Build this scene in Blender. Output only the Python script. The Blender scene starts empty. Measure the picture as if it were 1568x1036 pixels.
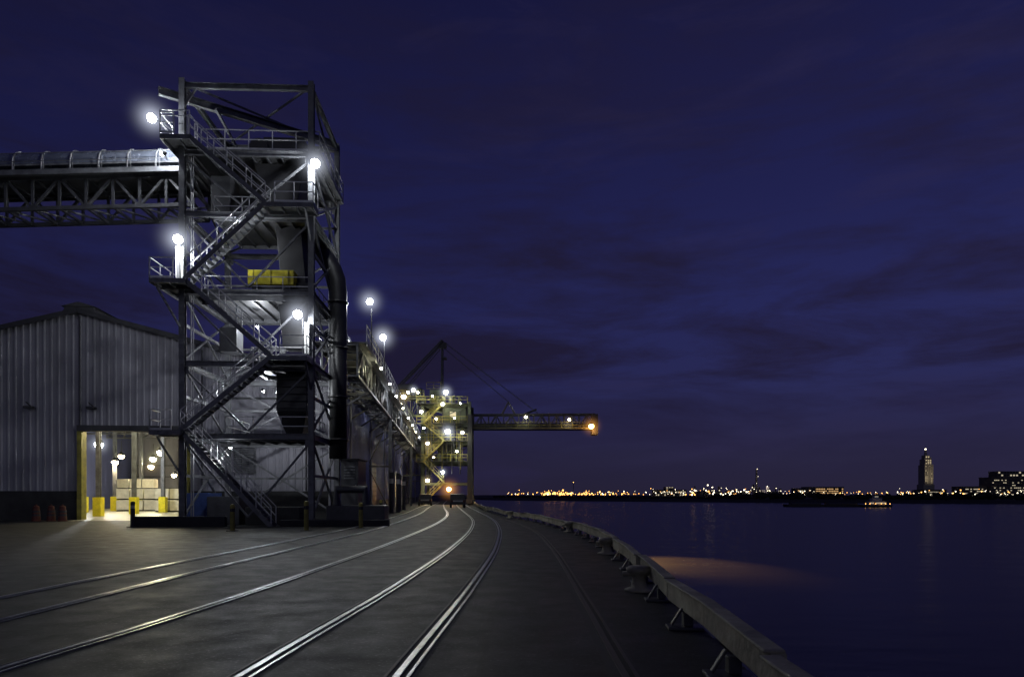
import bpy, math, random
from mathutils import Vector
random.seed(7)
scene=bpy.context.scene
R=math.radians

# ------------------------------------------------------------------ materials
def nodes(m):
    m.use_nodes=True
    return m.node_tree.nodes, m.node_tree.links, m.node_tree.nodes['Principled BSDF']
def mat(name,col,rough=0.6,metal=0.0,var=0.3,scale=3.0,bump=0.0,bscale=20.0,stretch=(1,1,1),spec=0.5):
    m=bpy.data.materials.new(name); N,L,b=nodes(m)
    tc=N.new('ShaderNodeTexCoord'); mp=N.new('ShaderNodeMapping'); mp.inputs['Scale'].default_value=stretch
    L.new(tc.outputs['Object'],mp.inputs[0])
    n=N.new('ShaderNodeTexNoise'); n.inputs['Scale'].default_value=scale; n.inputs['Detail'].default_value=6
    n.inputs['Roughness'].default_value=0.65
    L.new(mp.outputs[0],n.inputs['Vector'])
    r=N.new('ShaderNodeValToRGB')
    lo=tuple(c*(1-var) for c in col); hi=tuple(min(1,c*(1+var)) for c in col)
    r.color_ramp.elements[0].position=0.3; r.color_ramp.elements[1].position=0.7
    r.color_ramp.elements[0].color=(*lo,1); r.color_ramp.elements[1].color=(*hi,1)
    L.new(n.outputs['Fac'],r.inputs[0]); L.new(r.outputs[0],b.inputs['Base Color'])
    mr=N.new('ShaderNodeMapRange'); mr.inputs[3].default_value=max(0.02,rough-0.12); mr.inputs[4].default_value=min(1,rough+0.12)
    L.new(n.outputs['Fac'],mr.inputs[0]); L.new(mr.outputs[0],b.inputs['Roughness'])
    b.inputs['Metallic'].default_value=metal
    b.inputs['Specular IOR Level'].default_value=spec
    if bump>0:
        n2=N.new('ShaderNodeTexNoise'); n2.inputs['Scale'].default_value=bscale; n2.inputs['Detail'].default_value=5
        L.new(mp.outputs[0],n2.inputs['Vector'])
        bp=N.new('ShaderNodeBump'); bp.inputs['Strength'].default_value=bump; bp.inputs['Distance'].default_value=0.05
        L.new(n2.outputs['Fac'],bp.inputs['Height']); L.new(bp.outputs[0],b.inputs['Normal'])
    return m
def emi(name,col,s):
    m=bpy.data.materials.new(name); N,L,b=nodes(m)
    b.inputs['Base Color'].default_value=(*[c*0.5 for c in col],1)
    b.inputs['Emission Color'].default_value=(*col,1); b.inputs['Emission Strength'].default_value=s
    try: m.cycles.emission_sampling='NONE'
    except Exception: pass
    return m
steel=mat('galvanised_steel',(0.115,0.118,0.128),0.5,0.2,0.5,2.0)
steel_dk=mat('dark_painted_steel',(0.042,0.043,0.049),0.5,0.1,0.4,2.0)
black=mat('black_rubber_steel',(0.014,0.014,0.016),0.45,0,0.3,2.0)
railing=mat('handrail_galvanised',(0.36,0.36,0.37),0.4,0.4,0.2,4.0)
grating=mat('deck_grating',(0.07,0.07,0.075),0.6,0.3,0.3,8.0)
yellow=mat('safety_yellow_paint',(0.66,0.56,0.02),0.5,0,0.25,3.0)
yel_dim=mat('weathered_yellow_paint',(0.26,0.23,0.04),0.6,0,0.4,2.0)
yel_grn=mat('loader_rail_paint',(0.17,0.15,0.04),0.6,0,0.5,1.0)
hoodm=mat('hood_aluminium',(0.22,0.245,0.31),0.26,0.5,0.35,1.2)
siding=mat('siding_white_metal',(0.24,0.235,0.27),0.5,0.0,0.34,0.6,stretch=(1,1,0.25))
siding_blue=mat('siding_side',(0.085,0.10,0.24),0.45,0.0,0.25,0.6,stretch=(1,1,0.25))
roofm=mat('roof_metal',(0.08,0.08,0.085),0.6,0.2,0.25,0.8)
trim=mat('trim_dark',(0.04,0.04,0.045),0.6,0,0.3,2)
concrete=mat('concrete',(0.16,0.155,0.145),0.85,0,0.35,1.5,0.3)
conc_dk=mat('concrete_stained',(0.028,0.028,0.029),0.85,0,0.5,1.2)
floorm=mat('warehouse_floor',(0.42,0.40,0.32),0.5,0,0.2,0.8)
railm=mat('rail_steel',(0.46,0.46,0.47),0.33,0.85,0.4,4)
groove=mat('rail_groove',(0.006,0.006,0.006),0.9,0,0.2,5)
kerbm=mat('kerb_weathered_paint',(0.25,0.23,0.17),0.75,0,0.55,1.5,0.5,9)
timber=mat('fender_timber',(0.06,0.05,0.04),0.85,0,0.4,2,0.4)
green=mat('loader_halide_green',(0.075,0.09,0.055),0.5,0.1,0.4,0.8)  # green cast of the halide lamps is put into this base colour
orange=mat('orange_plastic',(0.10,0.022,0.012),0.6,0,0.3,3)
white=mat('white_paint',(0.45,0.45,0.44),0.6,0,0.15,2)
bagm=mat('cargo_bags',(0.6,0.56,0.46),0.8,0,0.2,2,0.3,6)
blue=mat('blue_paint',(0.03,0.06,0.2),0.5,0,0.3,2)
city=mat('city_stone',(0.09,0.085,0.08),0.8,0,0.2,0.05)
leaf=mat('tree_foliage',(0.010,0.013,0.008),0.9,0,0.5,0.1)
glassd=mat('dark_glass',(0.02,0.02,0.025),0.1,0,0.1,2)
E_white=emi('lamp_glass_white',(0.93,0.97,1.0),60)
E_warm=emi('lamp_glass_warm',(1.0,0.83,0.5),45)
E_orange=emi('lamp_glass_sodium',(1.0,0.5,0.12),45)
E_green=emi('lamp_glass_halide',(1.0,0.96,0.68),45)
E_city_o=emi('city_light_sodium',(1.0,0.45,0.10),5)
E_city_w=emi('city_light_white',(1.0,0.88,0.62),4.5)
E_win=emi('window_lit_warm',(1.0,0.6,0.25),0.6)
E_win_w=emi('window_lit_white',(1.0,0.86,0.6),0.5)
E_flash=emi('tower_lantern',(1.0,0.9,0.65),4)

def halo_mat(name,col,k):  # emission fading outward from the centre, imitates glow around a lamp
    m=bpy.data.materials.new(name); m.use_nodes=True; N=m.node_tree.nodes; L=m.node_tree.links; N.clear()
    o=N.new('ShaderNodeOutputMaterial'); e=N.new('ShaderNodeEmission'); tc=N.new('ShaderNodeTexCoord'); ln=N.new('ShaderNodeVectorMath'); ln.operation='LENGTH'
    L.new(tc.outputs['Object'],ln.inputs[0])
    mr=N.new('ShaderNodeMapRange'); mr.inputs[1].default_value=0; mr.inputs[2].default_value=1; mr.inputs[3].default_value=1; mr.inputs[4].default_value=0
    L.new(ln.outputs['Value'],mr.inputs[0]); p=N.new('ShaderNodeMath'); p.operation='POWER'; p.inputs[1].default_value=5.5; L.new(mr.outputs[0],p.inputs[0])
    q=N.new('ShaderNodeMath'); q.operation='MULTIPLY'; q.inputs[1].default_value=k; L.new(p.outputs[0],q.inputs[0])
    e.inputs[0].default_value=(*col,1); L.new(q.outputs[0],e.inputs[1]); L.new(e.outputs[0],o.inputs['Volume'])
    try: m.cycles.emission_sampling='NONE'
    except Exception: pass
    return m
HALO={'w':halo_mat('glow_halo_white',(0.78,0.84,1.0),1.3),'y':halo_mat('glow_halo_warm',(1.0,0.75,0.35),0.8),'o':halo_mat('glow_halo_sodium',(1.0,0.42,0.08),0.8),'g':halo_mat('glow_halo_halide',(0.9,0.85,0.45),0.7)}

# ------------------------------------------------------------------ mesh builder
class M:
    def __init__(s,mats): s.v=[];s.f=[];s.m=[];s.mats=mats
    def idx(s,m):
        if m is None: return 0
        if m not in s.mats: s.mats.append(m)
        return s.mats.index(m)
    def add(s,vs,fs,m=None):
        o=len(s.v); i=s.idx(m)
        s.v+= [tuple(v) for v in vs]
        for f in fs: s.f.append(tuple(o+k for k in f)); s.m.append(i)
    def box(s,x0,x1,y0,y1,z0,z1,m=None):
        vs=[(x0,y0,z0),(x1,y0,z0),(x1,y1,z0),(x0,y1,z0),(x0,y0,z1),(x1,y0,z1),(x1,y1,z1),(x0,y1,z1)]
        s.add(vs,[(0,3,2,1),(4,5,6,7),(0,1,5,4),(1,2,6,5),(2,3,7,6),(3,0,4,7)],m)
    def beam(s,a,b,w=0.1,h=None,m=None):
        h=w if h is None else h
        a=Vector(a);b=Vector(b);d=(b-a)
        if d.length<1e-5: return
        d.normalize(); up=Vector((0,0,1)) if abs(d.z)<0.95 else Vector((0,1,0))
        sx=d.cross(up).normalized(); sy=sx.cross(d).normalized()
        vs=[]
        for p in (a,b):
            for (i,j) in ((-1,-1),(1,-1),(1,1),(-1,1)):
                vs.append(p+sx*(i*w/2)+sy*(j*h/2))
        s.add(vs,[(3,2,1,0),(4,5,6,7),(0,1,5,4),(1,2,6,5),(2,3,7,6),(3,0,4,7)],m)
    def ibeam(s,a,b,w=0.3,h=0.3,t=0.03,m=None):
        a=Vector(a);b=Vector(b);d=(b-a).normalized()
        up=Vector((0,0,1)) if abs(d.z)<0.95 else Vector((0,1,0))
        sx=d.cross(up).normalized(); sy=sx.cross(d).normalized()
        s.beam(a,b,t,h-2*t,m)
        for k in (-1,1):
            o=sy*(k*(h/2-t/2)); s.beam(a+o,b+o,w,t,m)
    def tube(s,pts,r,n=10,m=None,cap=True):
        pts=[Vector(p) for p in pts]; rs=r if isinstance(r,(list,tuple)) else [r]*len(pts)
        vs=[];fs=[]
        ref=None
        for i,p in enumerate(pts):
            d=(pts[min(i+1,len(pts)-1)]-pts[max(i-1,0)]).normalized()
            up=Vector((0,0,1)) if abs(d.z)<0.9 else Vector((0,1,0))
            if ref is not None: up=ref
            sx=d.cross(up)
            if sx.length<1e-3: sx=d.cross(Vector((1,0,0)))
            sx.normalize(); sy=sx.cross(d).normalized(); ref=sy
            for k in range(n):
                a=2*math.pi*k/n
                vs.append(p+(sx*math.cos(a)+sy*math.sin(a))*rs[i])
        for i in range(len(pts)-1):
            for k in range(n):
                k2=(k+1)%n
                fs.append((i*n+k,i*n+k2,(i+1)*n+k2,(i+1)*n+k))
        if cap: fs.append(tuple(range(n-1,-1,-1))); fs.append(tuple((len(pts)-1)*n+k for k in range(n)))
        s.add(vs,fs,m)
    def ball(s,c,r,m=None,seg=8,ring=5,sq=(1,1,1)):
        vs=[];fs=[]
        for i in range(ring+1):
            th=math.pi*i/ring
            for k in range(seg):
                a=2*math.pi*k/seg
                vs.append((c[0]+r*sq[0]*math.sin(th)*math.cos(a),c[1]+r*sq[1]*math.sin(th)*math.sin(a),c[2]+r*sq[2]*math.cos(th)))
        for i in range(ring):
            for k in range(seg):
                k2=(k+1)%seg
                fs.append((i*seg+k,(i+1)*seg+k,(i+1)*seg+k2,i*seg+k2))
        s.add(vs,fs,m)
    def frustum(s,x0,x1,y0,y1,z0,X0,X1,Y0,Y1,z1,m=None):
        vs=[(x0,y0,z0),(x1,y0,z0),(x1,y1,z0),(x0,y1,z0),(X0,Y0,z1),(X1,Y0,z1),(X1,Y1,z1),(X0,Y1,z1)]
        s.add(vs,[(0,3,2,1),(4,5,6,7),(0,1,5,4),(1,2,6,5),(2,3,7,6),(3,0,4,7)],m)
    def rail(s,a,b,m=None,step=1.3,h=1.07,w=0.045,toe=True):
        a=Vector(a);b=Vector(b);n=max(1,round((b-a).length/step))
        for i in range(n+1):
            p=a.lerp(b,i/n); s.beam(p,p+Vector((0,0,h)),w,w,m)
        for hh in (h,h*0.52): s.beam(a+Vector((0,0,hh)),b+Vector((0,0,hh)),w,w,m)
        if toe: s.beam(a+Vector((0,0,0.06)),b+Vector((0,0,0.06)),0.012,0.1,m)
    def stair(s,a,b,width,m,mr,axis='y'):
        a=Vector(a);b=Vector(b); off=Vector((0,width/2,0)) if axis=='y' else Vector((width/2,0,0))
        for k in (-1,1):
            s.beam(a+off*k,b+off*k,0.05,0.24,m)
            s.rail(a+off*k,b+off*k,mr,1.2,toe=False)
        n=max(2,int(abs(b.z-a.z)/0.21))
        for i in range(1,n):
            p=a.lerp(b,i/n)
            if axis=='y': s.box(p.x-0.13,p.x+0.13,p.y-width/2,p.y+width/2,p.z-0.02,p.z+0.02,m)
            else: s.box(p.x-width/2,p.x+width/2,p.y-0.13,p.y+0.13,p.z-0.02,p.z+0.02,m)
    def truss(s,a,b,w,h,n,c=0.14,d=0.09,m=None,side=Vector((0,1,0))):
        """box truss, a,b = bottom centreline"""
        a=Vector(a);b=Vector(b);o=side*(w/2);u=Vector((0,0,h))
        for k in (-1,1):
            s.beam(a+o*k,b+o*k,c,c,m); s.beam(a+o*k+u,b+o*k+u,c,c,m)
            for i in range(n+1):
                p=a.lerp(b,i/n)+o*k; s.beam(p,p+u,d,d,m)
                if i<n:
                    q=a.lerp(b,(i+1)/n)+o*k
                    if i%2==0: s.beam(p,q+u,d,d,m)
                    else: s.beam(p+u,q,d,d,m)
        for i in range(n+1):
            p=a.lerp(b,i/n)
            s.beam(p-o,p+o,d,d,m); s.beam(p-o+u,p+o+u,d,d,m)
            if i<n:
                q=a.lerp(b,(i+1)/n)
                s.beam(p-o,q+o,d*0.7,d*0.7,m)
    def obj(s,name,parent=None,smooth=False,bevel=0):
        me=bpy.data.meshes.new(name); me.from_pydata(s.v,[],s.f); 
        for m in s.mats: me.materials.append(m)
        me.polygons.foreach_set('material_index',s.m)
        if smooth: me.polygons.foreach_set('use_smooth',[True]*len(me.polygons))
        me.update()
        o=bpy.data.objects.new(name,me); scene.collection.objects.link(o)
        if parent: o.parent=parent
        if bevel:
            bm=o.modifiers.new('bevel','BEVEL'); bm.width=bevel; bm.segments=2
        return o
def empty(name,loc=(0,0,0),rot=0):
    e=bpy.data.objects.new(name,None); e.location=loc; e.rotation_euler=(0,0,R(rot)); scene.collection.objects.link(e); return e
LC={'w':((0.90,0.95,1.0),E_white),'y':((1.0,0.80,0.48),E_warm),'o':((1.0,0.45,0.12),E_orange),'g':((1.0,0.95,0.60),E_green)}
def lamp(parent,loc,power,kind='w',size=0.2,d=(0,-0.6,-0.8),light=True,halo=0.0,hang=False):
    """floodlight: housing, visor, glowing glass, light source just in front of the glass"""
    c,em=LC[kind]; loc=Vector(loc); d=Vector(d).normalized()
    m=M([steel_dk])
    back=loc-d*size*0.6
    m.tube([back-d*size*0.9,back,loc-d*size*0.1],[size*0.5,size*0.95,size*1.1],12)
    m.ball(loc,size,em,12,7)
    if hang: m.beam(back,back+Vector((0,0,1.5)),0.04,0.04)
    else: m.beam(back,back+Vector((0,0.35,-0.2)),0.05,0.05)
    m.obj('floodlight_head',parent,True)
    if light:
        l=bpy.data.lights.new('lamp_light','POINT'); l.energy=power; l.color=c; l.shadow_soft_size=0.08
        o=bpy.data.objects.new('lamp_light',l); o.location=loc+d*(size+0.12); scene.collection.objects.link(o); o.parent=parent
    if halo>0:
        q=M([HALO[kind]]); q.ball((0,0,0),1.0,None,20,12); o=q.obj('glow_halo',parent,True); o.location=loc; o.scale=(halo,halo,halo)  # added self-glowing sphere as lamp halo, scatters no light
def spline(pts,step=1.0):
    out=[]; P=[Vector((p[0],p[1],0)) for p in pts]
    for i in range(len(P)-1):
        p0=P[max(i-1,0)];p1=P[i];p2=P[i+1];p3=P[min(i+2,len(P)-1)]
        def tan(a,b,c):
            return (c-a)/max((c-a).y,1e-3)
        m1=tan(p0,p1,p2)*(p2.y-p1.y); m2=tan(p1,p2,p3)*(p2.y-p1.y)
        n=max(2,int((p2-p1).length/step))
        if p1.y>90: n=max(2,n//5)
        for k in range(n):
            t=k/n; t2=t*t;t3=t2*t
            out.append(p1*(2*t3-3*t2+1)+m1*(t3-2*t2+t)+p2*(-2*t3+3*t2)+m2*(t3-t2))
    out.append(P[-1]); return out

# ------------------------------------------------------------------ ground & dock
edge=spline([(2.0,-30),(2.1,0),(2.2,5.2),(2.35,7.5),(2.62,11),(3.12,18.8),(3.1,28.7),(1.9,40.6),(-0.7,56),(-3.4,81),(-6.3,118),(-13.5,200),(-24,320),(-60,700)],1.0)
def strip(path,o0,o1,z,m,name,parent=None,thick=0.0):
    b=M([m]); vs=[];fs=[]
    for i,p in enumerate(path):
        d=(path[min(i+1,len(path)-1)]-path[max(i-1,0)]).normalized(); n=Vector((d.y,-d.x,0))
        a=p+n*o0;c=p+n*o1
        vs+=[(a.x,a.y,z),(c.x,c.y,z)]
        if thick: vs+=[(a.x,a.y,z-thick),(c.x,c.y,z-thick)]
    k=4 if thick else 2
    for i in range(len(path)-1):
        fs.append((i*k,i*k+1,(i+1)*k+1,(i+1)*k))
        if thick:
            fs.append((i*k+1,i*k+3,(i+1)*k+3,(i+1)*k+1)); fs.append((i*k+2,i*k,(i+1)*k,(i+1)*k+2)); fs.append((i*k+3,i*k+2,(i+1)*k+2,(i+1)*k+3))
    if thick: fs.append((0,2,3,1)); j=(len(path)-1)*k; fs.append((j,j+1,j+3,j+2))
    b.add(vs,fs); return b

asph=bpy.data.materials.new('asphalt_yard'); N,L,b=nodes(asph)
tc=N.new('ShaderNodeTexCoord')
def noise(sc,det,rough=0.6):
    n=N.new('ShaderNodeTexNoise'); n.inputs['Scale'].default_value=sc; n.inputs['Detail'].default_value=det; n.inputs['Roughness'].default_value=rough
    L.new(tc.outputs['Object'],n.inputs['Vector']); return n
def ramp(src,stops):
    r=N.new('ShaderNodeValToRGB'); e=r.color_ramp.elements
    e[0].position,e[0].color=stops[0][0],stops[0][1]; e[1].position,e[1].color=stops[-1][0],stops[-1][1]
    for s_ in stops[1:-1]:
        x=e.new(s_[0]); x.color=s_[1]
    L.new(src,r.inputs[0]); return r
n1=noise(0.35,7,0.65); n2=noise(24,3,0.6); n3=noise(1.6,5); n4=noise(4.5,5,0.75)
g=lambda v:(v,v,v*1.0,1)
r1=ramp(n1.outputs['Fac'],[(0.33,g(0.009)),(0.5,g(0.017)),(0.68,g(0.032))])
r2=ramp(n2.outputs['Fac'],[(0.35,g(0.7)),(0.58,g(1.0)),(0.68,g(3.4))])
r4=ramp(n4.outputs['Fac'],[(0.3,g(0.55)),(0.55,g(1.0)),(0.70,g(2.3))])
mx=N.new('ShaderNodeMixRGB'); mx.blend_type='MULTIPLY'; mx.inputs[0].default_value=1.0
L.new(r1.outputs[0],mx.inputs[1]); L.new(r2.outputs[0],mx.inputs[2])
mx4=N.new('ShaderNodeMixRGB'); mx4.blend_type='MULTIPLY'; mx4.inputs[0].default_value=1.0
L.new(mx.outputs[0],mx4.inputs[1]); L.new(r4.outputs[0],mx4.inputs[2])
vo=N.new('ShaderNodeTexVoronoi'); vo.feature='DISTANCE_TO_EDGE'; vo.inputs['Scale'].default_value=0.35
wp=N.new('ShaderNodeMixRGB'); wp.inputs[0].default_value=0.25; L.new(tc.outputs['Object'],wp.inputs[1]); L.new(n3.outputs['Color'],wp.inputs[2]); L.new(wp.outputs[0],vo.inputs['Vector'])
r3=ramp(vo.outputs['Distance'],[(0.0,g(0.3)),(0.012,g(1.0))])
mx2=N.new('ShaderNodeMixRGB'); mx2.blend_type='MULTIPLY'; mx2.inputs[0].default_value=0.9
L.new(mx4.outputs[0],mx2.inputs[1]); L.new(r3.outputs[0],mx2.inputs[2]); L.new(mx2.outputs[0],b.inputs['Base Color'])
rr=ramp(n3.outputs['Fac'],[(0.35,g(0.58)),(0.65,g(0.74))]); L.new(rr.outputs[0],b.inputs['Roughness'])
bp=N.new('ShaderNodeBump'); bp.inputs['Strength'].default_value=0.35; bp.inputs['Distance'].default_value=0.008
b.inputs['Specular IOR Level'].default_value=0.26
L.new(n2.outputs['Fac'],bp.inputs['Height']); L.new(bp.outputs[0],b.inputs['Normal'])

gm=M([asph]); vs=[];fs=[]
for p in edge: vs+=[(-500,p.y,0),(p.x,p.y,0),(p.x,p.y,-9)]
for i in range(len(edge)-1):
    fs.append((i*3,i*3+1,i*3+4,i*3+3))
gm.add(vs,fs)
fs=[(i*3+1,i*3+2,i*3+5,i*3+4) for i in range(len(edge)-1)]
o=len(gm.v)-len(vs)
for f in fs: gm.f.append(f); gm.m.append(gm.idx(concrete))
gm.obj('ground')

kerb=empty('dock_kerb_rail')
near=[p for p in edge if p.y<330]
segs=[]; acc=[near[0]]; L0=0
for i in range(1,len(near)):
    acc.append(near[i]); L0+=(near[i]-near[i-1]).length
    if L0>(4.2 if near[i].y<90 else 14): segs.append(acc); acc=[near[i]]; L0=0
km=M([kerbm])
for sgi,sg in enumerate(segs):
    a=sg[0]+Vector((-0.2,0,0)); c=sg[-1]+Vector((-0.2,0,0)); d=(c-a).normalized()
    jz=random.uniform(-0.05,0.05); jx=random.uniform(-0.08,0.08)
    A=a+Vector((jx,0,0.33+jz)); C=c-d*0.07+Vector((random.uniform(-.08,.08),0,0.33+random.uniform(-.05,.05)))
    mid=(A+C)/2+Vector((random.uniform(-.11,.11),0,random.uniform(-.05,.05)))
    km.beam(A,mid,0.13,0.27); km.beam(mid+d*0.004,C,0.128,0.268)
    km.beam(A+Vector((-0.03,0,.145)),mid+Vector((-0.03,0,.145)),0.17,0.03); km.beam(mid+Vector((-0.03,0,.146)),C+Vector((-0.03,0,.146)),0.168,0.03)
    n=2
    for k in range(n):
        p=a.lerp(c,(k+0.5)/n); nn=Vector((d.y,-d.x,0))
        km.beam(p-nn*0.28+Vector((0,0,0.02)),p+nn*0.16+Vector((0,0,0.02)),0.30,0.04,steel_dk)
        km.beam(p-nn*0.02+Vector((0,0,0.04)),p-nn*0.02+Vector((0,0,0.2)),0.12,0.14,steel_dk)
        km.beam(p-nn*0.22+Vector((0,0,0.05)),p-nn*0.09+Vector((0,0,0.26)),0.08,0.03,steel_dk)
km.obj('kerb_beams',kerb,bevel=0.012)
tm=M([timber])
for i in range(0,len(near)-1,2):
    p=near[i]
    if p.y<120: tm.box(p.x+0.02,p.x+0.32,p.y-0.15,p.y+0.15,-8,-0.15)
tm.obj('fender_piles',kerb)

def bollard(loc,s=1):
    m=M([conc_dk])
    prof=[(0.30,0),(0.30,0.04),(0.17,0.08),(0.14,0.22),(0.15,0.33),(0.26,0.40),(0.27,0.47),(0.2,0.52)]
    m.tube([(0,0,z*s) for r,z in prof],[r*s for r,z in prof],16,kerbm)
    m.tube([(-0.34*s,0,0.36*s),(0.34*s,0,0.36*s)],0.055*s,8,kerbm)
    o=m.obj('mooring_bollard',None,True); o.location=loc
bollard((2.25,12.1,0),.85); bollard((2.72,19.6,0),.9); bollard((2.6,31,0),.9); bollard((-0.15,50,0)); bollard((-2.65,70,0))

rails={'A':[(-2.9,-5),(-2.52,6.37),(-2.19,12.4),(-1.95,21.4),(-2.05,33.5),(-2.75,46.7),(-4.84,68),(-8,100),(-16,190),(-25,290)],
'C':[(-1.5,-5),(-1.06,6.37),(-0.78,12.4),(-.53,21.4),(-0.65,33.5),(-1.35,46.7),(-3.4,68),(-6.55,100),(-14.5,190),(-23.5,290)],
'B':[(-5.3,-5),(-4.97,6.63),(-4.77,8.54),(-4.5,13.4),(-4.28,24.3),(-4.5,41.3),(-5.6,59),(-8.4,84.6),(-13,130),(-19,200)],
'E':[(-6.6,-5),(-6.9,9.2),(-6.95,14.4),(-6.8,22),(-6.7,32),(-7.2,45),(-8.5,64),(-11,90),(-17,160)],
'F':[(-8.1,-5),(-8.4,9.2),(-8.42,14.4),(-8.25,22),(-8.15,32),(-8.6,45),(-9.9,64),(-12.4,90),(-18,160)],
'D':[(1.0,-5),(1.07,6.4),(1.14,10.3),(1.25,21.4),(0.95,33),(-0.9,50),(-3.2,68)]}
railm_f=mat('rail_steel_rusty',(0.05,0.043,0.04),0.6,0.4,0.3,5)
for (nm,ks) in (('railway_track',('A','C')),('railway_track',('E','F')),('crane_rail',('B',)),('crane_rail',('D',))):
    e=empty(nm)
    for k in ks:
        p=spline(rails[k],0.7)
        mm=railm if k!='D' else railm_f
        strip(p,-0.15,0.16,0.005,conc_dk,'x').obj('rail_bed',e)
        strip(p,-0.045,0.02,0.024,mm,'x',thick=0.018).obj('rail_head',e)
        strip(p,0.02,0.08,0.009,groove,'x').obj('flangeway',e)
        strip(p,0.081,0.115,0.02,mm,'x',thick=0.012).obj('guard_lip',e)
        if k!='D': strip(p,-0.135,-0.105,0.012,railm_f,'x',thick=0.006).obj('rail_foot_edge',e)

# ------------------------------------------------------------------ water
wm=bpy.data.materials.new('river_water'); N,L,b=nodes(wm)
tc=N.new('ShaderNodeTexCoord')
b.inputs['Base Color'].default_value=(0.016,0.014,0.012,1)
b.inputs['Roughness'].default_value=0.24; b.inputs['IOR'].default_value=1.30
mp=N.new('ShaderNodeMapping'); mp.inputs['Scale'].default_value=(0.02,0.05,1); L.new(tc.outputs['Object'],mp.inputs[0])
nn=N.new('ShaderNodeTexNoise'); nn.inputs['Scale'].default_value=3; nn.inputs['Detail'].default_value=4; L.new(mp.outputs[0],nn.inputs['Vector'])
bp=N.new('ShaderNodeBump'); bp.inputs['Strength'].default_value=0.3; bp.inputs['Distance'].default_value=0.8; L.new(nn.outputs['Fac'],bp.inputs['Height']); L.new(bp.outputs[0],b.inputs['Normal'])
w=M([wm]); w.add([(-3000,-400,-7),(6000,-400,-7),(6000,9000,-7),(-3000,9000,-7)],[(0,1,2,3)]); w.obj('river')

# ------------------------------------------------------------------ far bank
fb=M([mat('far_bank_soil',(0.02,0.02,0.016),0.95,0,0.4,0.02)])
sh=[(-500,1500),(-60,1150),(0,1010),(120,900),(205,800),(345,700),(470,630),(620,600),(900,560),(2500,500)]
vs=[];fs=[]
for x,y in sh: vs+=[(x,y,-7.2),(x,y+25,-3.5),(x*1.1,y+60,-3),(x*6 if x<0 else x*3,9000,-2.5)]
for i in range(len(sh)-1):
    for k in range(3): fs.append((i*4+k,i*4+4+k,i*4+5+k,i*4+1+k))
fb.add(vs,fs); fb.obj('far_bank_ground')

def shoreY(x):
    for i in range(len(sh)-1):
        if sh[i][0]<=x<=sh[i+1][0]:
            t=(x-sh[i][0])/(sh[i+1][0]-sh[i][0]); return sh[i][1]*(1-t)+sh[i+1][1]*t
    return 1000
tr=M([leaf])
for i in range(1500):
    x=random.uniform(-30,760); y=shoreY(x)+random.uniform(28,120)
    h=2.2+3.2*abs(math.sin(x*0.021+1.3))*abs(math.cos(x*0.0083)) + random.uniform(0,1.8)
    if x<250: h*=0.5
    r=random.uniform(1.3,3.0) if x>250 else random.uniform(1,1.8)
    tr.ball((x,y,-3.2+random.uniform(0.1,1)*h),r,None,6,4,(1.2,1,0.8))
tr.obj('distant_trees')

cl=M([E_city_o,E_city_w,steel_dk])
def cluster(x0,x1,D,n,zmax,po,smin=0.35,smax=0.8,spread=60):
    for i in range(n):
        x=random.uniform(x0,x1); y=D+random.uniform(-spread,spread); z=1.6+abs(random.gauss(0,1))*zmax*0.5
        s=(smin+(smax-smin)*random.random()**2.2)*D/1000
        cl.ball((x,y,z),s,E_city_o if random.random()<po else E_city_w,5,3)
        cl.beam((x,y,-3),(x,y,z),0.2,0.2,steel_dk)
cluster(-10,50,1150,24,6,0.85); cluster(50,100,1130,60,6,0.97,0.5,1.6); cluster(85,135,1130,28,5,0.95,0.4,1.2); cluster(120,215,1150,60,6,0.75,0.35,1.1)
cluster(240,320,1200,46,11,0.2); cluster(290,400,1100,110,9,0.3,0.4,1.2); cluster(395,460,1080,36,9,0.3)
cluster(450,640,1050,60,7,0.5); cluster(430,640,850,20,5,0.7); cluster(515,640,830,56,6,0.35,0.35,1.1); cluster(640,900,900,50,6,0.4)
cl.obj('distant_city_lights')

def windows(m,x0,x1,y,z0,z1,nx,nz,p,em,dark=glassd,fx=0.6,fz=0.5):
    dx=(x1-x0)/nx; dz=(z1-z0)/nz
    for i in range(nx):
        for j in range(nz):
            cx=x0+(i+0.5)*dx; cz=z0+(j+0.5)*dz
            mm=em if random.random()<p else dark
            m.add([(cx-dx*fx/2,y,cz-dz*fz/2),(cx+dx*fx/2,y,cz-dz*fz/2),(cx+dx*fx/2,y,cz+dz*fz/2),(cx-dx*fx/2,y,cz+dz*fz/2)],[(0,1,2,3)],mm)

cap=empty('capitol_tower',(1151,1900,-2))
E_fl=mat('floodlit_limestone',(0.3,0.27,0.22),0.8,0,0.15,0.05)
m=M([E_fl])
m.box(-52,52,-20,20,0,9); m.box(-28,28,-18,18,9,17); m.box(-15,15,-16,16,17,32); m.box(-11.5,11.5,-15,15,32,86); m.box(-9,9,-13,13,86,102)
m.box(-6,6,-9,9,102,113); m.tube([(0,0,113),(0,0,120),(0,0,128),(0,0,137)],[4.5,3.4,2.2,0.4],8)
for x in (-11,-6,-2.1,2.1,6,11): m.box(x-0.7,x+0.7,-16.2,-15.01,32,88)
for x in (-7.7,7.7): m.box(x-1.3,x+1.3,-12,-8,102,107)
m.obj('stepped_shaft',cap)
E_cap=emi('window_capitol',(1.0,0.82,0.5),0.42)
m=M([E_cap]); windows(m,-10.5,10.5,-15.1,35,84,4,12,0.65,E_cap,fx=0.4,fz=0.45); windows(m,-8.5,8.5,-13.1,88,101,3,3,0.9,E_cap,fx=0.6,fz=0.6)
windows(m,-6,6,-9.1,104,112,2,1,1,E_cap)
windows(m,-50,50,-20.1,2,8,18,2,0.6,E_win); m.ball((0,0,130),2.6,E_flash)
m.obj('lit_windows',cap)
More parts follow.
